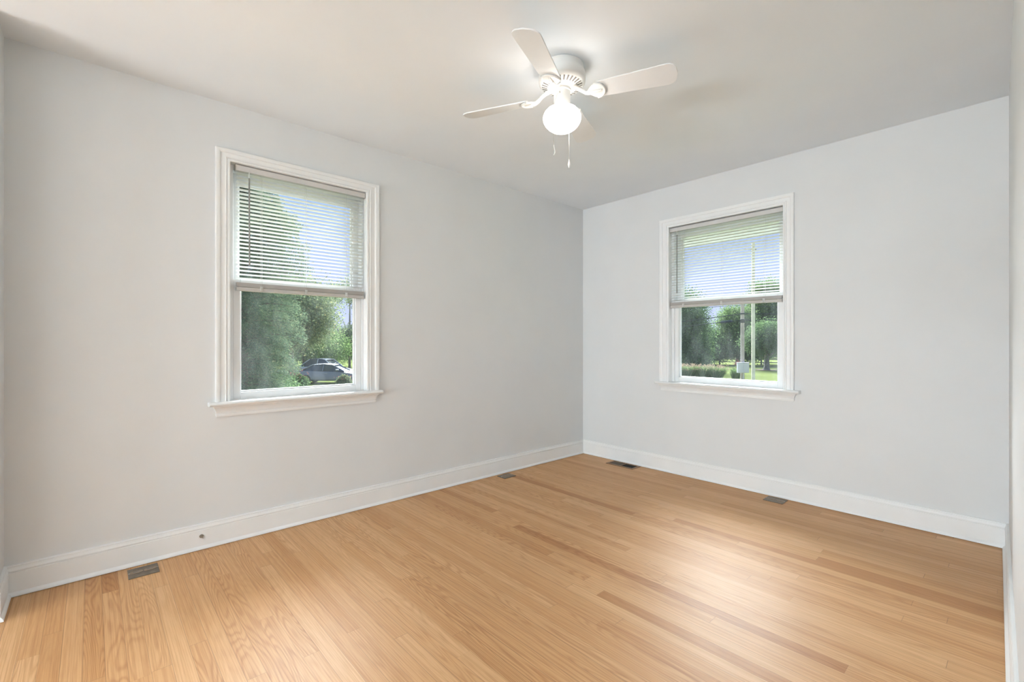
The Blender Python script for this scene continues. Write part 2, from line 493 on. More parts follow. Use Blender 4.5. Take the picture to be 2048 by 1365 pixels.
baseboard('baseboard_right', [(xr(0), 0), (xr(YR), YR)], [(-1, -1), (-1, 1)], 'white moulded baseboard at the right edge of the picture')
baseboard('baseboard_front', [(0, YF), (0.235, YF), (0.235, YF - 0.12)], [(1, 1), (1, 1), (1, 1)], 'short white baseboard turning the wall return at the left edge')

# ------------------------------------------------------------------ windows
CASP = [(0.0, 0.0), (0.0, 0.011), (0.003, 0.014), (0.007, 0.015), (0.011, 0.014), (0.013, 0.010), (0.015, 0.010), (0.017, 0.014), (0.022, 0.0155), (0.024, 0.012), (0.045, 0.011),
        (0.047, 0.015), (0.052, 0.018), (0.060, 0.019), (0.067, 0.018), (0.070, 0.015), (0.070, 0.0)]
def window(name, W, xf, label):
    root = thing(name, label, 'window', (0, 0, 0), kind='structure')
    u0, u1, zt, zs = W['u0'], W['u1'], W['ztop'], W['zs']
    # casing: three mitred lengths; the profile is stretched to each side's own width
    m = MB()
    wl, wr, wt = u0 - W['c0'], W['c1'] - u1, W['zc'] - zt
    rails = []
    for (a, t) in CASP:
        k = a / 0.070
        rails.append([(u0 - k * wl, -t, zs), (u0 - k * wl, -t, zt + k * wt), (u1 + k * wr, -t, zt + k * wt), (u1 + k * wr, -t, zs)])
    m.strip(rails)
    m.build('casing', M['trim'], root, smooth=30, xf=xf)
    # jamb lining
    m = MB()
    D = 0.15
    m.box((u0 - 0.012, 0.001, zs - 0.03), (u0, D, zt + 0.012)); m.box((u1, 0.001, zs - 0.03), (u1 + 0.012, D, zt + 0.012))
    m.box((u0, 0.001, zt), (u1, D, zt + 0.012))
    m.build('jamb', M['trim'], root, xf=xf)
    # vinyl frame with stops that the sashes slide in
    m = MB()
    f0, f1 = u0 + 0.024, u1 - 0.015
    m.box((u0, 0.038, zs - 0.02), (f0, 0.145, zt)); m.box((f1, 0.038, zs - 0.02), (u1, 0.145, zt))
    m.box((f0, 0.038, zt - 0.030), (f1, 0.145, zt))
    m.box((u0, 0.036, zs - 0.02), (u1, 0.150, zs - 0.006))
    m.build('window_frame', M['vinyl'], root, bevel=0.002, xf=xf)
    zm = 1.472
    def sash(pname, d0, d1, zb, ztp, st, bot, top):
        mm = MB()
        a, b = f0 + 0.001, f1 - 0.001
        mm.box((a, d0, zb), (a + st, d1, ztp)); mm.box((b - st, d0, zb), (b, d1, ztp))
        mm.box((a + st, d0, zb), (b - st, d1, zb + bot)); mm.box((a + st, d0, ztp - top), (b - st, d1, ztp))
        # glazing bead, set back
        g = 0.008
        dm = (d0 + d1) / 2 - 0.004
        x0, x1, z0, z1 = a + st, b - st, zb + bot, ztp - top
        mm.box((x0, dm, z0), (x0 + g, d1, z1)); mm.box((x1 - g, dm, z0), (x1, d1, z1))
        mm.box((x0 + g, dm, z0), (x1 - g, d1, z0 + g)); mm.box((x0 + g, dm, z1 - g), (x1 - g, d1, z1))
        so = mm.build(pname, M['vinyl'], root, bevel=0.0025, xf=xf)
        gm = MB(); gm.box((x0 + g * 0.5, dm + 0.010, z0 + g * 0.5), (x1 - g * 0.5, dm + 0.014, z1 - g * 0.5))
        gm.build('glass_pane', M['glass'], so, xf=xf)
        return so
    sash('lower_sash', 0.045, 0.083, zs - 0.006, zm, 0.036, 0.046, 0.034)
    sash('upper_sash', 0.090, 0.128, zm - 0.03, zt - 0.030, 0.036, 0.034, 0.046)
    # stool with rounded nosing and horns
    m = MB()
    t = 0.022
    s0, s1 = W['s0'], W['s1']
    nose = [(0.0, zs), (-0.044, zs), (-0.050, zs - 0.004), (-0.053, zs - 0.011), (-0.050, zs - 0.018), (-0.044, zs - t), (0.0, zs - t)]
    for (ua, ub) in ((s0, s1),):
        k = 0.006
        pts = [[(ua + (k if i in (3,) else 0), d, z) for i, (d, z) in enumerate(nose)], [(ub, d, z) for d, z in nose]]
        m.strip([[a_, b_] for a_, b_ in zip(pts[0], pts[1])])
        m.add([(ua + (k if i == 3 else 0), d, z) for i, (d, z) in enumerate(nose)], [tuple(range(len(nose)))])
        m.add([(ub, d, z) for d, z in nose], [tuple(range(len(nose)))])
    m.box((u0, 0.0, zs - t), (u1, 0.044, zs))
    m.build('stool', M['trim'], root, smooth=40, xf=xf)
    # apron: cove profile, returned ends
    zt_, zb = zs - t, W['za']
    hgt = zt_ - zb
    prof = [(1.0, 0.0), (1.0, 0.034), (0.90, 0.033), (0.84, 0.028), (0.66, 0.021), (0.50, 0.017), (0.36, 0.0155), (0.345, 0.012), (0.30, 0.012), (0.285, 0.0155), (0.10, 0.0155), (0.085, 0.012), (0.0, 0.011), (0.0, 0.0)]
    m = MB()
    rails = []
    for (k, d) in prof:
        z = zb + hgt * k
        ex = (d - 0.011) * 0.8 if d > 0 else (0.0 if k == 0 else 0.018)
        rails.append([(W['a0'] - ex + 0.004, 0.0, z), (W['a0'] - ex + 0.004, -d, z), (W['a1'] + ex - 0.004, -d, z), (W['a1'] + ex - 0.004, 0.0, z)])
    m.strip(rails)
    m.build('apron', M['trim'], root, smooth=40, xf=xf)
    return root
window('window_1', WIN['left'], xf_left, 'white double-hung window left of the corner, trees and a parked car outside')
window('window_2', WIN['back'], xf_back, 'white double-hung window right of the corner, utility poles outside')

def blind(xf, b0, b1, zh, zb, ladders, wand_u, wand_z, label):
    root = thing('window_blind', label, 'blind', (0, 0, 0), group=None)
    m = MB()
    # head rail: a U channel with a lip
    m.box((b0, 0.004, zh - 0.032), (b1, 0.006, zh)); m.box((b0, 0.031, zh - 0.032), (b1, 0.033, zh)); m.box((b0, 0.004, zh - 0.032), (b1, 0.033, zh - 0.030))
    m.box((b0, 0.0032, zh - 0.004), (b1, 0.005, zh)); m.box((b0, 0.0032, zh - 0.032), (b1, 0.005, zh - 0.029))
    m.build('head_rail', M['head_rail'], root, xf=xf)
    for ua, ub in ((b0 - 0.004, b0), (b1, b1 + 0.004)):
        m = MB()
        m.box((ua, 0.003, zh - 0.034), (ub, 0.034, zh + 0.002))
        m.build('mounting_bracket', M['chain'], root, xf=xf)
    # slats
    m = MB()
    pitch = 0.0219
    z = zh - 0.032 - 0.014
    tilt = R(13)
    zs_ = []
    while z > zb + 0.062:
        zs_.append(z)
        z -= pitch
    half = 0.0125
    for zc in zs_:
        rows = []
        for k in range(5):
            s_ = -half + 2 * half * k / 4
            crown = 0.0016 * (1 - (s_ / half) ** 2)
            d = 0.0195 + s_ * math.cos(tilt) + crown * math.sin(tilt)
            zz = zc - s_ * math.sin(tilt) + crown * math.cos(tilt)
            rows.append((d, zz))
        for off in (0.0, -0.0004):
            pass
        top = [[(b0 + 0.003, d, zz), (b1 - 0.003, d, zz)] for d, zz in rows]
        bot = [[(b0 + 0.003, d, zz - 0.0005), (b1 - 0.003, d, zz - 0.0005)] for d, zz in rows[::-1]]
        m.strip(top + bot + [top[0]])
    m.build('slats', M['slat'], root, smooth=50, xf=xf)
    # gathered spare slats on the bottom rail
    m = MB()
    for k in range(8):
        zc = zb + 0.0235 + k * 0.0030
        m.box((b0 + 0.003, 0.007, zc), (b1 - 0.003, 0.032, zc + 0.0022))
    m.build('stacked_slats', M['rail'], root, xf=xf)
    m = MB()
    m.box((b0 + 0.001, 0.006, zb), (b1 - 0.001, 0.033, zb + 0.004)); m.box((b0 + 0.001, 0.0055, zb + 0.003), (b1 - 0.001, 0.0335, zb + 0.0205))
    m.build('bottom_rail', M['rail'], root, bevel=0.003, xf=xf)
    for u in ladders:
        m = MB()
        for d in (0.0058, 0.0332):
            m.tube([(u, d, zh - 0.032), (u, d, zb + 0.02)], 0.00055, 5)
        m.tube([(u + 0.006, 0.0195, zh - 0.032), (u + 0.006, 0.0195, zb + 0.02)], 0.0006, 5)
        c_ = m.build('ladder_cord', M['cord'], root, xf=xf)
        m = MB(); m.box((u - 0.008, 0.0040, zb + 0.006), (u + 0.008, 0.0055, zb + 0.032)); m.box((u - 0.005, 0.0025, zb + 0.012), (u + 0.005, 0.0045, zb + 0.026))
        m.build('cord_clip', M['slat'], c_, bevel=0.001, xf=xf)
    m = MB()
    m.tube([(wand_u, -0.004, wand_z[0]), (wand_u + 0.001, -0.008, wand_z[1])], 0.0040, 6)
    wd = m.build('tilt_wand', M['wand'], root, xf=xf)
    m = MB()
    m.tube([(wand_u, 0.004, zh - 0.026), (wand_u, -0.004, zh - 0.034), (wand_u, -0.004, wand_z[0])], 0.0022, 6)
    m.build('wand_hook', M['cord'], wd, xf=xf)
    return root
blind(xf_left, -3.053, -2.296, 2.115, 1.405, (-2.923, -2.673, -2.420), -2.990, (2.050, 1.550), 'white mini blind half lowered in the window left of the corner')
blind(xf_back, 0.944, 1.813, 2.080, 1.402, (1.062, 1.378, 1.689), 1.012, (2.015, 1.523), 'white mini blind half lowered in the window right of the corner')

# ------------------------------------------------------------------ ceiling fan
FAN = Vector((1.483, -1.978, 0.0))
fan = thing('ceiling_fan', 'white four-blade ceiling fan with a lit globe, flush on the ceiling', 'ceiling fan', (FAN.x, FAN.y, H))
Z = lambda z: z - H
m = MB()
m.lathe([(0.0, Z(2.44)), (0.097, Z(2.44)), (0.103, Z(2.436)), (0.1035, Z(2.412)), (0.1035, Z(2.408)), (0.105, Z(2.405)), (0.1105, Z(2.402)), (0.112, Z(2.396)), (0.112, Z(2.368)), (0.1105, Z(2.358)), (0.104, Z(2.352)), (0.0, Z(2.352))], 64)
m.build('motor_housing', M['fan_white'], fan, smooth=40)
m = MB()
m.lathe([(0.0, Z(2.364)), (0.100, Z(2.364)), (0.105, Z(2.360)), (0.106, Z(2.354)), (0.102, Z(2.348)), (0.076, Z(2.340)), (0.064, Z(2.336)), (0.050, Z(2.334)), (0.046, Z(2.328)), (0.0, Z(2.328))], 64)
ring = m.build('vented_flywheel', M['fan_white'], fan, smooth=40)
m = MB()
for k in range(30):
    a = 2 * PI * (k + 0.5) / 30
    ca, sa = math.cos(a), math.sin(a)
    P4 = []
    for r_, t_ in ((0.071, -0.0030), (0.097, -0.0040), (0.097, 0.0040), (0.071, 0.0030)):
        zz = Z(2.348 - (0.102 - r_) / 0.026 * 0.008) - 0.0009
        P4.append((r_ * ca - t_ * sa, r_ * sa + t_ * ca, zz))
    Q4 = [(x, y, z + 0.003) for x, y, z in P4]
    m.add(P4 + Q4, [(0, 1, 2, 3), (4, 7, 6, 5), (0, 4, 5, 1), (1, 5, 6, 2), (2, 6, 7, 3), (3, 7, 4, 0)])
m.build('vent_slots', M['slot'], ring)

ZB = 2.297
BR0, BR1 = 0.163, 0.522
def blade_outline():
    pts = []
    w0, w1 = 0.047, 0.061
    pts.append((BR0 + 0.012, -w0))
    rc = 0.040
    for k in range(9):
        a = -PI / 2 + (PI / 2) * k / 8
        pts.append((BR1 - rc + rc * math.cos(a), -w1 + rc + rc * math.sin(a)))
    pts.insert(10, (BR1 + 0.004, 0.0))
    for k in range(9):
        a = (PI / 2) * k / 8
        pts.append((BR1 - rc + rc * math.cos(a), w1 - rc + rc * math.sin(a)))
    pts.append((BR0 + 0.012, w0))
    pts.append((BR0, w0 - 0.012))
    pts.append((BR0, -w0 + 0.012))
    return pts
BO = blade_outline()
for kb in range(4):
    th = R(-22.5 + 90 * kb)
    d = RT * math.cos(th) + FW * math.sin(th)
    rz = math.atan2(d.y, d.x)
    pm = Matrix.Rotation(rz, 4, 'Z') @ Matrix.Rotation(R(-14), 4, 'X')
    def bxf(p):
        q = pm @ Vector((p[0], p[1], p[2])); return (q.x, q.y, q.z + Z(ZB))
    def axf(p):
        q = Matrix.Rotation(rz, 4, 'Z') @ Vector(p); return (q.x, q.y, q.z + Z(ZB))
    m = MB(); m.prism(BO, -0.003, 0.003)
    bl = m.build('blade', M['blade'], fan, bevel=0.0012, xf=bxf)
    # blade iron: curved arm from the flywheel, flaring into a scalloped shield under the blade root
    m = MB()
    arm = [(0.058, 0, 0.036), (0.076, 0.006, 0.028), (0.098, 0.011, 0.012), (0.116, 0.008, -0.002), (0.134, 0.001, -0.008), (0.158, 0, -0.009)]
    m.tube(arm, [0.0125, 0.0105, 0.0090, 0.0095, 0.011, 0.008], 10)
    ao = m.build('blade_arm', M['fan_white'], bl, smooth=50, xf=axf)
    m = MB()
    sh = []
    cxs, ra, rb = 0.166, 0.040, 0.044
    for k in range(25):
        a = -PI * 0.5 + PI * k / 24
        sh.append((cxs + ra * math.cos(a), rb * math.sin(a)))
    for k in range(1, 12):
        a = PI * k / 12
        sh.append((cxs - 0.040 * math.sin(a), rb * math.cos(a) * (1 - 0.45 * math.sin(a))))
    m.prism(sh, -0.0075, -0.0035)
    rim = [(cxs + ra * math.cos(-PI / 2 + PI * k / 20), rb * math.sin(-PI / 2 + PI * k / 20), -0.008) for k in range(21)]
    m.tube(rim, 0.0048, 8)
    m.tube([(0.134, 0, -0.009), (0.166, 0, -0.011), (0.192, 0, -0.010)], [0.009, 0.007, 0.004], 8)
    m.build('shield_plate', M['fan_white'], ao, smooth=50, xf=bxf)

m = MB()
m.lathe([(0.0, Z(2.332)), (0.040, Z(2.332)), (0.0435, Z(2.326)), (0.0435, Z(2.319)), (0.0400, Z(2.315)), (0.0400, Z(2.250)), (0.0425, Z(2.247)), (0.0425, Z(2.236)), (0.0, Z(2.236))], 40)
kit = m.build('light_fitter', M['fan_white'], fan, smooth=40)
m = MB()
sc_ = RT * -0.014 + FW * -0.037
m.tube([(sc_.x * 0.9, sc_.y * 0.9, Z(2.296)), (sc_.x * 1.2, sc_.y * 1.2, Z(2.296))], 0.0036, 8)
m.build('set_screw', M['chain'], kit)
m = MB()
gp = [(0.042, Z(2.242)), (0.056, Z(2.238)), (0.072, Z(2.229)), (0.084, Z(2.216)), (0.0905, Z(2.201)), (0.0915, Z(2.190)), (0.088, Z(2.174)), (0.080, Z(2.160)), (0.068, Z(2.147)), (0.053, Z(2.136)), (0.036, Z(2.129)), (0.018, Z(2.126)), (0.0, Z(2.125))]
m.lathe(gp, 48)
m.build('globe_shade', M['globe'], fan, smooth=60)

def pull_chain(off, zend, fobmaker):
    m = MB()
    p0 = RT * off[0] * 0.42 + FW * off[1] * 0.42
    p1 = RT * off[0] + FW * off[1]
    m.tube([(p0.x, p0.y, Z(2.292)), (p0.x * 1.25, p0.y * 1.25, Z(2.290)), (p1.x * 0.9, p1.y * 0.9, Z(2.235)), (p1.x, p1.y, Z(2.215)), (p1.x, p1.y, Z(zend))], 0.0012, 6)
    ch = m.build('pull_chain', M['chain'], fan)
    m = MB(); fobmaker(m, p1.x, p1.y, Z(zend))
    m.build('chain_fob', M['fob'], ch, smooth=40)
def fob_hook(m, x, y, z):
    m.tube([(x, y, z + 0.004), (x, y, z - 0.004)], 0.0028, 8)
    m.tube([(x, y, z - 0.003), (x + 0.003, y + 0.003, z - 0.016), (x + 0.004, y + 0.004, z - 0.028), (x + 0.0015, y + 0.0015, z - 0.039), (x - 0.002, y - 0.002, z - 0.043)], [0.002, 0.0032, 0.0034, 0.0026, 0.0015], 8)
def fob_drop(m, x, y, z):
    m.lathe([(0.0, z + 0.004), (0.0022, z + 0.002), (0.0022, z - 0.004), (0.0035, z - 0.010), (0.0066, z - 0.021), (0.0064, z - 0.027), (0.0030, z - 0.038), (0.0, z - 0.043)], 12, (x, y))
pull_chain((-0.047, -0.084), 2.023, fob_hook)
pull_chain((0.044, 0.084), 2.024, fob_drop)

# ------------------------------------------------------------------ fill lights added in the unseen rear part of the room
def add_fill_globe(x, y, zc, label, glow='fill_globe'):
    r_ = thing('fill_globe_light', label, 'fill light', (x, y, 0))
    m = MB(); m.lathe([(0.0, 0.0), (0.14, 0.0), (0.14, 0.012), (0.05, 0.024), (0.0, 0.024)], 40); m.build('base', M['fan_white'], r_, smooth=40)
    m = MB(); m.tube([(0, 0, 0.02), (0, 0, zc - 0.16)], 0.012, 12); m.build('pole', M['fan_white'], r_, smooth=60)
    m = MB(); m.lathe([(0.17 * math.sin(PI * k / 16), zc - 0.17 * math.cos(PI * k / 16)) for k in range(17)], 32); m.build('fill_globe_ball', M[glow], r_, smooth=60)
add_fill_globe(2.72, -5.3, 1.0, 'added fill light, a white globe on a stand behind the camera')
tl = thing('fill_tube_light', 'added fill light, a long white tube low on the unseen far wall', 'wall lamp', (1.55, YR, 0.62))
m = MB(); m.box((-1.28, 0.0, -0.07), (1.28, 0.035, 0.07)); m.build('fill_tube_base', M['fan_white'], tl, bevel=0.006)
for sx in (-1, 1):
    m = MB(); m.box((sx * 1.22, 0.03, -0.055), (sx * 1.27, 0.17, 0.055)); m.build('end_holder', M['fan_white'], tl, bevel=0.006)
m = MB(); m.tube([(-1.22, 0.11, 0), (1.22, 0.11, 0)], 0.05, 16); m.build('fill_tube_glow', M['fill_tube'], tl, smooth=50)
ul = thing('fill_bowl_light', 'added upward fill light, a white bowl on a stand in the unseen rear', 'fill light', (1.5, -6.3, 0))
m = MB(); m.lathe([(0.0, 0.0), (0.15, 0.0), (0.15, 0.012), (0.05, 0.024), (0.0, 0.024)], 40); m.build('base', M['fan_white'], ul, smooth=40)
m = MB(); m.tube([(0, 0, 0.02), (0, 0, 1.56)], 0.012, 12); m.build('pole', M['fan_white'], ul, smooth=60)
m = MB(); m.lathe([(0.0, 1.55), (0.05, 1.555), (0.13, 1.59), (0.20, 1.65), (0.235, 1.72), (0.228, 1.72), (0.195, 1.655), (0.125, 1.60), (0.0, 1.565)], 40); m.build('bowl', M['fan_white'], ul, smooth=60)
m = MB(); m.lathe([(0.0, 1.668), (0.19, 1.668), (0.19, 1.660), (0.0, 1.660)], 40); m.build('fill_bowl_disc', M['fill_bowl'], ul)

# ------------------------------------------------------------------ floor outlets, register, cable fitting
def floor_outlet(loc, rz, L, Wd, label, lids=True):
    r_ = thing('floor_outlet', label, 'floor outlet', loc, rz, group='brass outlet plates set in the floor')
    m = MB(); m.box((-L / 2, -Wd / 2, 0.0), (L / 2, Wd / 2, 0.005))
    m.build('cover_plate', M['brass'], r_, bevel=0.0015)
    for s_ in (-1, 1):
        m = MB()
        ol = []
        hx, rr = 0.0135 * L / 0.118, 0.0145
        for k in range(13):
            a = -PI / 2 + PI * k / 12; ol.append((hx + rr * 0.8 * math.cos(a), rr * math.sin(a)))
        for k in range(13):
            a = PI / 2 + PI * k / 12; ol.append((-hx + rr * 0.8 * math.cos(a), rr * math.sin(a)))
        cx = s_ * L * 0.225
        m.prism([(x + cx, y) for x, y in ol], 0.0048, 0.0072)
        lid = m.build('flap_lid', M['brass_lid'], r_, bevel=0.001)
        m = MB(); m.prism([(x * 0.55 + cx, y * 0.35) for x, y in ol], 0.0070, 0.0080)
        m.build('lid_slot', M['slot'], lid)
    for s_ in (-1, 1):
        m = MB(); m.lathe([(0.0044, 0.0048), (0.0040, 0.0062), (0.0, 0.0066)], 12, (s_ * L * 0.455, 0.0))
        m.build('screw', M['nickel'], r_, smooth=40)
    return r_
floor_outlet((0.110, -3.471, 0), PI / 2, 0.117, 0.117 * 0.98, 'brass floor outlet plate with two lids, nearest the left edge of the picture')
floor_outlet((0.097, -1.109, 0), PI / 2, 0.125, 0.096, 'brass floor outlet plate by the left wall, nearest the far corner')
floor_outlet((1.801, -0.097, 0), 0.0, 0.126, 0.108, 'bronze floor outlet plate below the window right of the corner')

reg = thing('floor_register', 'bronze floor vent register near the far corner, one half black and open', 'floor vent', (0.541, -0.098, 0))
m = MB()
L2, W2 = 0.142, 0.066
il, iw = 0.122, 0.046
for a, b in (((-L2, -W2), (L2, -iw)), ((-L2, iw), (L2, W2)), ((-L2, -iw), (-il, iw)), ((il, -iw), (L2, iw)), ((-0.004, -iw), (0.004, iw))):
    m.box((a[0], a[1], 0), (b[0], b[1], 0.005))
m.build('register_frame', M['bronze'], reg, bevel=0.0012)
m = MB(); m.box((-il, -iw, 0.0), (il, iw, 0.0008)); m.build('duct_shade_sheet', M['duct'], reg)  # black sheet stands in for the shade inside the open duct
m = MB(); m.box((-il, -iw, 0.0009), (-0.004, iw, 0.0022)); m.build('damper_plate', M['damper'], reg)
m = MB()
for k in range(14):
    x = -il + 0.010 + k * (2 * il - 0.02) / 13
    m.box((x - 0.0010, -iw, 0.0022), (x + 0.0010, iw, 0.0034))
m.build('louvres', M['slot_dark'], reg)

cx_ = thing('cable_fitting', 'small metal cable fitting on the left baseboard, left of the window', 'cable fitting', (0.0, -3.221, 0.072))
m = MB()
hexo = [(0.0062 * math.cos(PI / 3 * k), 0.0062 * math.sin(PI / 3 * k)) for k in range(6)]
m.prism(hexo, 0.014, 0.020)
m.tube([(0, 0, 0.013), (0, 0, 0.031)], 0.0042, 14)
toX = lambda p: (p[2], p[0], p[1])
m.build('threaded_barrel', M['nickel'], cx_, xf=toX)
m = MB(); m.lathe([(0.0, 0.0142), (0.0095, 0.0142), (0.0095, 0.0160), (0.0, 0.0160)], 20)
m.build('washer', M['nickel'], cx_, xf=toX)
m = MB(); m.tube([(0.0045, -0.0065, 0.014), (0.0060, -0.0095, 0.022), (0.0070, -0.012, 0.017)], 0.0022, 8)
m.build('ground_lug', M['nickel'], cx_, xf=toX)

# ------------------------------------------------------------------ outside
GZ = -1.9
GYARD = 120
m = MB(); m.add([(-GYARD, -60, GZ), (60, -60, GZ), (60, 130, GZ), (-GYARD, 130, GZ)], [(0, 1, 2, 3)])
tag(m.build('lawn', M['lawn']), 'green mown lawn spreading outside both windows', 'lawn', kind='structure')
# house base and eave over the right-hand window
m = MB(); m.box((-0.30, T + 0.002, 2.335), (3.6, 0.62, 2.36)); m.box((-0.30, 0.60, 2.03), (3.6, 0.62, 2.335)); m.box((-0.30, 0.62, 2.06), (3.6, 0.70, 2.16))
tag(m.build('trim_1', M['eave']), 'white eave board outside the window right of the corner', 'eave', kind='structure')
m = MB(); m.box((-T - 0.02, YR, GZ), (-T - 0.002, T + 0.02, 0.70)); m.box((-T, T + 0.002, GZ), (3.4, T + 0.02, 0.68))
tag(m.build('trim_2', M['siding']), 'house siding under the windows outside', 'siding', kind='structure')

rng = np.random.default_rng(7)
def leaf_quads(centers, size, elong=1.5, droop=0.0, dirs=None):
    """one small bent-free leaf quad per centre, random attitude"""
    n = len(centers)
    if dirs is None:
        a = rng.normal(size=(n, 3))
    else:
        a = dirs + rng.normal(scale=0.45, size=(n, 3))
    a[:, 2] -= droop
    a /= np.linalg.norm(a, axis=1)[:, None]
    b = rng.normal(size=(n, 3))
    b -= a * (a * b).sum(1)[:, None]
    b /= np.linalg.norm(b, axis=1)[:, None]
    s = size * rng.uniform(0.6, 1.35, size=n)[:, None]
    A = a * s * elong * 0.5
    B = b * s * 0.5
    co = np.empty((n, 4, 3))
    co[:, 0] = centers - A; co[:, 1] = centers + B * 0.8 - A * 0.1; co[:, 2] = centers + A; co[:, 3] = centers - B * 0.8 - A * 0.1
    f = np.arange(n * 4).reshape(n, 4)
    return co.reshape(-1, 3), f

def crown_points(c, rad, nclump, per, clump_r, hollow=0.55):
    d = rng.normal(size=(nclump, 3)); d /= np.linalg.norm(d, axis=1)[:, None]
    rr = rng.uniform(hollow, 1.0, size=(nclump, 1)) 
    cc = np.array(c) + d * rr * np.array(rad)
    k = rng.normal(size=(nclump, per, 3)) * clump_r * np.array([1, 1, 0.75])
    return (cc[:, None, :] + k).reshape(-1, 3)

def tree(label, base, h, crowns, mat, leaf, n, trunk_r, group=None, bark='bark', name='leafy_tree', forks=3, per=60, clump=0.45, trunk_top=None):
    """base (x,y); crowns: list of (dx,dy,z,rx,ry,rz) relative to base/ground"""
    r_ = thing(name, label, 'tree', (base[0], base[1], GZ), group=group)
    pts = []
    tot = sum(c[3] * c[5] for c in crowns)
    for (dx, dy, z, rx, ry, rz) in crowns:
        k = int(n * rx * rz / tot)
        pts.append(crown_points((dx, dy, z), (rx, ry, rz), max(8, k // per), per, clump))
    co, f = leaf_quads(np.concatenate(pts), leaf)
    raw_mesh('foliage', co, f, M[mat], r_)
    m = MB()
    tt = trunk_top or h * 0.7
    m.tube([(0, 0, 0), (0.02, 0.01, 0.35), (0.05, 0, tt * 0.5), (0.0, 0.05, tt)], [trunk_r * 1.5, trunk_r, trunk_r * 0.85, trunk_r * 0.35], 10)
    rl = random.Random(hash(label) % 1000 if False else int(abs(base[0]) * 100))
    for k in range(forks):
        a = 2 * PI * k / forks + rl.uniform(-0.4, 0.4)
        z0 = tt * rl.uniform(0.35, 0.6)
        ln = max(c[3] for c in crowns) * rl.uniform(0.5, 0.8)
        m.tube([(0.03, 0, z0), (math.cos(a) * ln * 0.5, math.sin(a) * ln * 0.5, z0 + ln * 0.45), (math.cos(a) * ln, math.sin(a) * ln, z0 + ln * 1.05)], [trunk_r * 0.55, trunk_r * 0.4, trunk_r * 0.12], 7)
    m.build('trunk', M[bark], r_, smooth=60)
    return r_

def conifer(label, base, h, rmax, z_low):
    r_ = thing('conifer_tree', label, 'tree', (base[0], base[1], GZ))
    m = MB()
    m.tube([(0, 0, 0), (0.03, 0.0, h * 0.4), (0, 0.02, h * 0.8), (0, 0, h)], [0.13, 0.10, 0.05, 0.01], 9)
    cs, ds = [], []
    nb = 230
    for i in range(nb):
        z = z_low + (h - 0.2 - z_low) * (i / nb) ** 0.92
        k = 1 - (z - z_low) / (h - z_low)
        rr = rmax * float(np.interp(z / h, [0.1, 0.33, 0.70, 0.80, 0.87, 0.94, 1.0], [0.78, 0.88, 1.0, 0.92, 0.70, 0.30, 0.05])) * rng.uniform(0.72, 1.1)
        a = i * 2.39996 + rng.uniform(-0.3, 0.3)
        up = rr * (0.55 - 0.45 * k)
        dirv = np.array([math.cos(a), math.sin(a), 0])
        pts = []
        for q in range(5):
            s_ = q / 4
            pts.append(Vector(dirv * rr * s_) + Vector((0, 0, z + up * s_ - 0.30 * rr * s_ * s_)))
        m.tube(pts, [0.022, 0.018, 0.013, 0.008, 0.003], 5)
        ns = int(380 + 1000 * rr / rmax)
        s_ = rng.uniform(0.12, 1.06, size=ns) ** 0.8
        lat = rng.normal(scale=0.26, size=ns) * rr * (0.35 + 0.5 * (1 - s_ * 0.6)) * 0.6
        perp = np.array([-dirv[1], dirv[0], 0])
        zz = z + up * s_ - 0.30 * rr * s_ * s_ + rng.normal(scale=0.09, size=ns) - np.abs(lat) * 0.25
        p = dirv[None] * (rr * s_)[:, None] + perp[None] * lat[:, None]
        p[:, 2] = zz
        cs.append(p)
        dd = np.tile(dirv, (ns, 1)) * 0.7 + perp[None] * np.sign(lat)[:, None] * 0.6
        ds.append(dd)
    co, f = leaf_quads(np.concatenate(cs), 0.017, 4.2, 0.25, np.concatenate(ds))
    raw_mesh('needles', co, f, M['leaf_conifer'], r_)
    m.build('trunk', M['bark'], r_, smooth=60)
    return r_

conifer('tall dark conifer close outside the window left of the corner', (-11.55, -0.55), 7.75, 1.62, 0.5)

TG = 'trees beyond the lawn'
tree('grey-green tree right behind the conifer, left window', (-26.6, 5.2), 7.2, [(0, 0, 5.0, 2.5, 2.4, 2.0), (0.2, 0.7, 4.3, 1.7, 1.7, 1.5)], 'leaf_grey', 0.085, 46000, 0.16, TG)
tree('bushy green tree directly behind the parked grey car', (-39.0, 10.0), 7.0, [(-1.1, -1.3, 4.6, 2.0, 2.0, 2.3), (0.5, 1.6, 2.5, 2.2, 2.2, 1.3), (-0.6, -2.4, 3.4, 2.2, 2.2, 2.2)], 'leaf_mid', 0.12, 36000, 0.18, TG)
tree('small round dark tree by the right edge of the left window view', (-44.6, 17.0), 6.2, [(0, 0, 3.0, 1.8, 1.8, 1.5)], 'leaf_grey', 0.11, 15000, 0.2, TG)
tree('thin open tree with bare forking branches against the sky, left window', (-47.5, 17.6), 10.5, [(0, 0, 8.4, 3.0, 3.0, 1.5), (0.5, 1.8, 7.0, 1.2, 1.2, 2.2)], 'leaf_grey', 0.13, 8000, 0.14, TG, bark='bark_grey', forks=6)
tree('tall leafy tree filling the far left background beyond the conifer', (-40.5, -1.0), 10.0, [(0, 0, 6.2, 3.6, 3.6, 3.6), (2.0, 3.0, 4.4, 3.0, 3.0, 2.8)], 'leaf_dark', 0.16, 26000, 0.22, TG)
tree('low green hedge-like tree far behind the cars', (-52.0, 16.0), 5.5, [(0, -3.5, 2.8, 3.0, 2.6, 2.2), (0, 2.0, 2.6, 3.6, 3.0, 2.0)], 'leaf_light', 0.15, 20000, 0.2, TG)

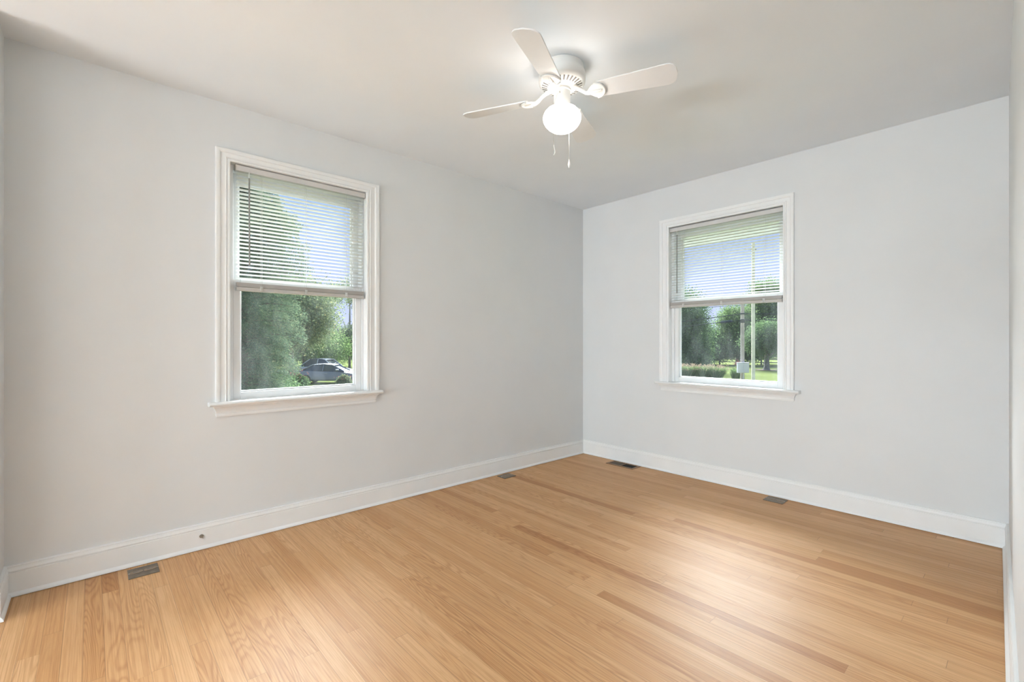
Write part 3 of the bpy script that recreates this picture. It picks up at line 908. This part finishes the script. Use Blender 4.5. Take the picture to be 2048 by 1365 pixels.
tree('tall dark leafy tree at the left of the right-hand window view', (-19.5, 40.06), 8.4, [(0, 0, 6.0, 1.75, 1.8, 2.2), (0.55, 0.3, 3.4, 1.9, 1.9, 2.3), (-1.5, -0.8, 4.2, 2.4, 2.4, 3.2), (0.2, -0.2, 1.5, 2.3, 2.0, 1.5)], 'leaf_dark', 0.105, 60000, 0.2, TG)
tree('very dark shaded tree between the two big trees, right-hand window', (-25.4, 57.4), 5.5, [(0, 0, 2.9, 1.9, 1.9, 2.1), (-2.4, -1.2, 3.2, 2.4, 2.2, 2.6), (1.4, 0.4, 1.9, 1.6, 1.5, 1.4), (-0.8, -0.6, 1.1, 2.6, 2.0, 1.1)], 'leaf_dark', 0.13, 36000, 0.22, TG)
tree('broad bright green tree behind the grey utility pole', (-22.0, 58.2), 8.2, [(0, 0, 5.2, 2.2, 2.2, 2.6), (-0.5, -0.2, 3.0, 2.1, 2.0, 2.2), (1.2, 0.6, 2.4, 2.2, 2.0, 1.9)], 'leaf_mid', 0.13, 52000, 0.24, TG)
tree('tallest bright green tree behind the pale utility pole', (-20.2, 63.0), 12.0, [(0, 0, 8.0, 2.4, 2.4, 3.4), (0.2, 0.2, 4.2, 3.0, 2.6, 3.4)], 'leaf_mid', 0.14, 52000, 0.3, TG)
tree('large dark green tree at the right edge of the right-hand window view', (-16.4, 63.9), 10.5, [(0, 0, 6.4, 2.8, 2.6, 3.6), (0, 0, 3.0, 3.0, 2.6, 2.4)], 'leaf_dark', 0.14, 36000, 0.28, TG)
tree('pale green lawn tree with a thick grey trunk, right of the poles', (-15.36, 49.15), 5.4, [(0.1, 0.2, 3.6, 1.75, 1.7, 1.5), (-0.9, -0.5, 2.9, 1.1, 1.0, 0.9), (1.1, 0.6, 2.8, 1.1, 1.1, 0.9)], 'leaf_light', 0.10, 34000, 0.26, None, bark='bark_grey', trunk_top=3.4, forks=4)
m = MB()
for k in range(28):
    pass
ol = [(-15.36 + 1.25 * math.cos(2 * PI * k / 28) * (1 + 0.08 * math.sin(5 * k)), 49.15 + 0.95 * math.sin(2 * PI * k / 28)) for k in range(28)]
m.prism(ol, GZ, GZ + 0.05)
tag(m.build('mulch_bed', M['mulch']), 'brown mulch ring around the thick grey trunk on the lawn', 'mulch bed', kind='stuff')

# low woodland closing the view far beyond the lawn: an uncountable mass of leaves
tp = []
for k in range(260):
    f_ = k / 259
    if f_ < 0.5:
        c0 = (-78 + rng.uniform(-3, 3), -20 + 200 * f_, 0)
    else:
        c0 = (-78 + 190 * (f_ - 0.5), 88 + rng.uniform(-3, 3), 0)
    hh_ = rng.uniform(2.6, 3.9)
    tp.append(np.array(c0) + rng.normal(size=(170, 3)) * np.array([0.9, 0.9, 0.0]) + np.stack([np.zeros(170), np.zeros(170), GZ + hh_ * rng.uniform(0.0, 1.0, 170) ** 0.8], 1))
co, f = leaf_quads(np.concatenate(tp), 0.42)
tag(raw_mesh('woodland_edge', co, f, M['leaf_dark']), 'low dark green woodland edge far beyond the lawn', 'woodland', kind='stuff')

# utility poles
def pole(label, x, y, h, r0, mat, bands, name='utility_pole'):
    r_ = thing(name, label, 'utility pole', (x, y, GZ), group='utility poles by the road')
    m = MB(); m.tube([(0, 0, 0), (0, 0, h * 0.5), (0, 0, h)], [r0, r0 * 0.93, r0 * 0.85], 14)
    m.build('pole_shaft', M[mat], r_, smooth=60)
    for z in bands:
        m = MB(); m.lathe([(r0 * 0.98, z - 0.05), (r0 * 1.12, z - 0.04), (r0 * 1.12, z + 0.04), (r0 * 0.98, z + 0.05)], 14)
        m.build('metal_band', M['wire'], r_, smooth=40)
    return r_
p1 = pole('weathered grey-brown utility pole carrying wires and a grey cabinet', -10.504, 30.63, 6.2, 0.135, 'pole_grey', (5.0, 4.55, 4.42))
p2 = pole('pale bare wooden pole just right of the grey utility pole', -9.206, 29.084, 9.6, 0.115, 'pole_pale', (5.75,))
m = MB(); m.tube([(0.10, -0.10, 0), (0.10, -0.10, 1.0), (0.10, -0.10, 1.6)], 0.045, 10)
m.build('conduit', M['cab'], p1, smooth=60)
m = MB()
ad = RT
m.tube([Vector((0, 0, 9.2)) - RT * 0.55, Vector((0, 0, 9.2)) + RT * 0.2], 0.05, 8)
m.build('crossarm', M['pole_grey'], p2, smooth=60)

cabr = thing('utility_cabinet', 'light grey utility cabinet mounted on the grey pole', 'utility cabinet', (-10.504, 30.63, GZ + 0.82))
fx = lambda p: tuple(Vector((0, 0, p[2])) + RT * p[0] - FW * p[1])
m = MB(); m.box((-0.50, 0.15, 0.0), (0.27, 0.40, 0.72)); m.build('cabinet_body', M['cab'], cabr, bevel=0.02, xf=fx)
m = MB(); m.box((-0.47, 0.40, 0.04), (-0.13, 0.412, 0.69)); m.build('cabinet_door', M['cab'], cabr, bevel=0.004, xf=fx)
m = MB(); m.box((-0.10, 0.40, 0.04), (0.24, 0.412, 0.69)); m.build('cabinet_door', M['cab'], cabr, bevel=0.004, xf=fx)
m = MB(); m.box((-0.52, 0.14, 0.72), (0.29, 0.42, 0.74)); m.build('cabinet_roof', M['cab'], cabr, bevel=0.004, xf=fx)

def wire(label, pts, r_=0.022, sag=0.10):
    out = []
    for a, b in zip(pts[:-1], pts[1:]):
        a, b = Vector(a), Vector(b)
        for k in range(9):
            t = k / 8
            if out and k == 0: continue
            p = a.lerp(b, t); p.z -= sag * 4 * t * (1 - t); out.append(p)
    m = MB(); m.tube(out, r_, 6)
    o = m.build('overhead_wire', M['wire'], smooth=60)
    return tag(o, label, 'wire', group='overhead wires on the grey pole')
dl = (Vector((-14.38, 29.33, 0)) - Vector((-10.504, 30.63, 0)))
def wl(z, ext): return tuple(Vector((-10.504, 30.63, 0)) + dl * ext + Vector((0, 0, z)))
dr = (Vector((-7.44, 32.53, 0)) - Vector((-10.504, 30.63, 0)))
def wrp(z, ext): return tuple(Vector((-10.504, 30.63, 0)) + dr * ext + Vector((0, 0, z)))
wire('upper black overhead wire crossing behind both poles', [wl(3.105 - 0.445 * 2.5, 2.5), wl(3.105, 0.0), wrp(3.105 - 0.045 * 2.5, 2.5)], 0.026, 0.03)
wire('lower overhead wire holding the dark splice case', [wl(2.655 - 0.405 * 2.5, 2.5), wl(2.655, 0.0), wrp(2.655 - 0.025 * 2.5, 2.5)], 0.022, 0.0)
wire('topmost thin overhead wire right of the pale pole', [wl(3.60, 2.5), wl(3.72, 0.0), wrp(3.50, 1.0), wrp(3.70, 2.5)], 0.014, 0.06)
a = Vector(wl(2.655 - 0.405 * 0.15, 0.15)); b = Vector(wl(2.655 - 0.405 * 0.36, 0.36))
m = MB(); m.tube([a, a.lerp(b, 0.06), a.lerp(b, 0.14), a.lerp(b, 0.86), a.lerp(b, 0.94), b], [0.03, 0.07, 0.095, 0.095, 0.07, 0.03], 12)
tag(m.build('splice_case', M['splice'], smooth=50), 'dark cylindrical splice case hanging on the lower wire', 'splice case')

# split-rail fence
fr = thing('rail_fence', 'dark wooden rail fence behind the lawn tree', 'fence', (-24.4, 58.5, GZ))
fd = (Vector((-13.0, 63.0, 0)) - Vector((-24.4, 58.5, 0)))
for z in (0.35, 0.75, 1.12):
    m = MB(); m.tube([Vector((0, 0, z)), fd + Vector((0, 0, z))], 0.055, 6); m.build('rail', M['fence'], fr)
for k in range(6):
    p = fd * (k / 5)
    m = MB(); m.box((p.x - 0.08, p.y - 0.08, 0), (p.x + 0.08, p.y + 0.08, 1.35)); m.build('post', M['fence'], fr)

def grass_clump(label, x, y, h, r0, n, plumes=True, mat='blades_grass', group='ornamental grasses by the road'):
    r_ = thing('ornamental_grass', label, 'ornamental grass', (x, y, GZ), group=group)
    a = rng.uniform(0, 2 * PI, n)
    rb = r0 * 0.45 * np.sqrt(rng.uniform(0, 1, n))
    ro = rb + r0 * rng.uniform(0.05, 0.75, n)
    hh = h * rng.uniform(0.55, 1.05, n)
    p0 = np.stack([rb * np.cos(a), rb * np.sin(a), np.zeros(n)], 1)
    p1_ = np.stack([(rb * 0.6 + ro * 0.4) * np.cos(a), (rb * 0.6 + ro * 0.4) * np.sin(a), hh * 0.65], 1)
    p2_ = np.stack([ro * np.cos(a), ro * np.sin(a), hh], 1)
    th = rng.uniform(0, 2 * PI, n)
    wv = np.stack([np.cos(th), np.sin(th), np.zeros(n)], 1) * 0.012
    co = np.concatenate([p0 - wv, p0 + wv, p1_ - wv, p1_ + wv, p2_ - wv * 0.3, p2_ + wv * 0.3])
    i = np.arange(n)
    f = np.concatenate([np.stack([i, i + n, i + 3 * n, i + 2 * n], 1), np.stack([i + 2 * n, i + 3 * n, i + 5 * n, i + 4 * n], 1)])
    raw_mesh('blades', co, f, M[mat], r_)
    if plumes:
        k = rng.integers(0, n, 160)
        c = np.repeat(p2_[k], 6, axis=0) + rng.normal(scale=0.04, size=(960, 3)) + np.array([0, 0, 0.12])
        co, f = leaf_quads(c, 0.045, 2.2)
        raw_mesh('plumes', co, f, M['plume'], r_)
    return r_
gpos = [(-15.9, 31.2, 'leftmost of the row'), (-15.1, 31.8, 'second from the left of the row'), (-14.2, 32.3, 'second from the right of the row'), (-13.35, 32.7, 'rightmost of the row')]
for i, (x, y, wh) in enumerate(gpos):
    grass_clump('feathery ornamental grass with pink plumes outside the right-hand window, ' + wh, x, y, 1.05 if i < 3 else 1.0, 0.85, 3200)
grass_clump('upright dark green grass clump left of the grey utility cabinet', -11.62, 32.2, 0.95, 0.42, 900, False, 'leaf_mid', None)

def shrub(label, x, y, z, rad, mat, leaf, n, name='shrub', flower=None, group=None, cat='shrub'):
    r_ = thing(name, label, cat, (x, y, GZ), group=group)
    pts = crown_points((0, 0, z), rad, max(8, n // 50), 50, 0.12 * max(rad))
    pts[:, 2] = np.maximum(pts[:, 2], 0.02)
    co, f = leaf_quads(pts, leaf)
    raw_mesh('foliage', co, f, M[mat], r_)
    m = MB()
    for k in range(5):
        a = 2 * PI * k / 5
        m.tube([(0.03 * math.cos(a), 0.03 * math.sin(a), 0), (rad[0] * 0.35 * math.cos(a), rad[1] * 0.35 * math.sin(a), z)], [0.03, 0.012], 6)
    m.build('stems', M['bark'], r_)
    if flower:
        fz, fr_, fn = flower
        d = rng.normal(size=(fn, 3)) * np.array([fr_, fr_, 0.16]) + np.array([0, 0, fz])
        co, f = leaf_quads(d, 0.075, 1.1)
        raw_mesh('flowers', co, f, M['petal_red'], r_)['kind'] = 'stuff'
    return r_
shrub('bright green mounded shrub in front of the grey car', -20.85, 2.72, 0.85, (0.80, 0.95, 0.72), 'leaf_shrub', 0.05, 26000)
shrub('plant with red flowers left of the grey car', -24.34, 4.9, 0.7, (0.55, 0.55, 0.5), 'leaf_shrub', 0.05, 7000, 'flowering_plant', (1.22, 0.26, 160), None, 'flowering plant')
shrub('olive shrub with orange-red flowers hiding the front wheel of the grey car', -24.58, 7.61, 0.5, (0.42, 0.42, 0.5), 'leaf_grey', 0.05, 8000, 'flowering_plant', (0.80, 0.22, 60), None, 'flowering plant')
shrub('dark low shrub under the conifer', -16.0, 0.9, 0.8, (1.3, 1.7, 0.9), 'leaf_dark', 0.05, 24000)
shrub('leafy shrub with orange plumes behind the grey utility cabinet', -11.95, 33.4, 0.7, (0.35, 0.35, 0.55), 'leaf_mid', 0.07, 1800, 'flowering_plant', (1.35, 0.2, 80), None, 'flowering plant')

# ------------------------------------------------------------------ cars
def car(label, loc, rz, paint, length=4.7, height=1.42, name='car'):
    """x forward, y left; z up from the ground; lofted cross-sections"""
    r_ = thing(name, label, 'car', loc, rz)
    L = length / 2
    # body stations: x, half width, z bottom, z belt, shoulder
    st = [(-L, 0.62, 0.42, 0.72), (-L + 0.10, 0.80, 0.30, 0.92), (-L + 0.45, 0.88, 0.24, 0.98), (-L + 1.1, 0.91, 0.22, 0.96), (-0.4, 0.92, 0.22, 0.93), (0.6, 0.92, 0.22, 0.90), (1.05, 0.91, 0.22, 0.88), (L - 0.75, 0.89, 0.24, 0.80), (L - 0.25, 0.82, 0.28, 0.70), (L, 0.62, 0.38, 0.58)]
    m = MB()
    rings = []
    for (x, hw, zb, zt) in st:
        rings.append([(x, -hw * 0.9, zb), (x, -hw, zb + 0.10), (x, -hw, zb + (zt - zb) * 0.62), (x, -hw * 0.95, zt - 0.03), (x, -hw * 0.80, zt), (x, hw * 0.80, zt), (x, hw * 0.95, zt - 0.03), (x, hw, zb + (zt - zb) * 0.62), (x, hw, zb + 0.10), (x, hw * 0.9, zb), (x, -hw * 0.9, zb)])
    m.strip(rings)
    m.add(rings[0][:-1], [tuple(range(10))]); m.add(rings[-1][:-1], [tuple(range(10))])
    m.build('body', M[paint], r_, smooth=35)
    # cabin: glasshouse and roof
    gh = [(-L + 0.55, 0.70, 0.965), (-0.95, 0.62, height - 0.06), (-0.2, 0.62, height - 0.02), (0.35, 0.60, height - 0.07), (1.25, 0.72, 0.87)]
    m = MB()
    rails = [[(x, -hw - 0.10 * (i in (1, 2, 3)) * 0, z), (x, hw, z)] for i, (x, hw, z) in enumerate(gh)]
    m.strip(rails)
    for s_ in (-1, 1):
        top = [(x, s_ * hw, z) for x, hw, z in gh]
        belt = [(x, s_ * 0.82, 0.90 if x > 0 else 0.945) for x, hw, z in gh]
        m.strip([top, belt])
    m.build('windows', M['car_glass'], r_, smooth=30)
    m = MB()
    rails = [[(x, -0.64, z + 0.012), (x, -0.5, z + 0.03), (x, 0.5, z + 0.03), (x, 0.64, z + 0.012)] for x, z in ((-1.25, height - 0.13), (-0.95, height - 0.06), (-0.2, height - 0.02), (0.35, height - 0.07), (0.5, height - 0.13))]
    m.strip(rails)
    for s_ in (-1, 1):
        for xa, za, xb, zb_ in ((-L + 0.55, 0.965, -1.0, height - 0.07), (1.25, 0.88, 0.40, height - 0.08)):
            m.tube([(xa, s_ * 0.74, za), (xb, s_ * 0.64, zb_)], 0.035, 6)
        m.tube([(-0.25, s_ * 0.84, 0.93), (-0.22, s_ * 0.635, height - 0.03)], 0.03, 6)
    m.build('roof', M[paint], r_, smooth=40)
    wb = length * 0.295
    for sx in (-1, 1):
        for sy in (-1, 1):
            m = MB()
            ct = lambda p, sx=sx, sy=sy: (sx * wb + p[0], sy * 0.80 + p[2] * sy, 0.33 + p[1])
            m.lathe([(0.20, 0.14), (0.31, 0.14), (0.335, 0.11), (0.335, -0.07), (0.31, -0.09), (0.20, -0.09)], 24)
            wo_ = m.build('wheel', M['tyre'], r_, smooth=40, xf=ct)
            m = MB()
            for k in range(5):
                a = 2 * PI * k / 5
                m.tube([(0.03 * math.cos(a), 0.03 * math.sin(a), 0.125), (0.20 * math.cos(a), 0.20 * math.sin(a), 0.13)], 0.025, 6)
            m.lathe([(0.0, 0.13), (0.06, 0.13), (0.06, 0.10)], 16); m.lathe([(0.19, 0.135), (0.22, 0.145), (0.225, 0.10)], 24)
            m.build('rim', M['rim'], wo_, smooth=40, xf=ct)
    for s_ in (-1, 1):
        m = MB(); m.box((0.72, s_ * 0.92, 0.93), (0.92, s_ * 1.08, 1.06)); m.build('side_mirror', M[paint], r_, bevel=0.03)
        m = MB(); m.box((-L + 0.02, s_ * 0.50, 0.72), (-L + 0.16, s_ * 0.80, 0.84)); m.build('tail_light', M['petal_red'], r_, bevel=0.02)
        m = MB(); m.box((-0.10, s_ * 0.905, 0.74), (0.10, s_ * 0.935, 0.77)); m.build('door_handle', M['rim'], r_)
    return r_
cdv = Vector((-30.684, 9.811, 0)) - Vector((-32.084, 8.263, 0))
ca = math.atan2(cdv.y, cdv.x)
car('dark grey sedan parked side-on outside the left window', (-31.15, 9.26, GZ), ca + R(3), 'car_grey')
car('white car parked behind the dark grey sedan', (-36.6, 10.9, GZ), ca - R(10), 'car_white', 4.8, 1.62)
car('pale car glimpsed through the conifer branches, far left', (-36.6, 5.6, GZ), ca + R(10), 'car_white', 4.8, 1.75)
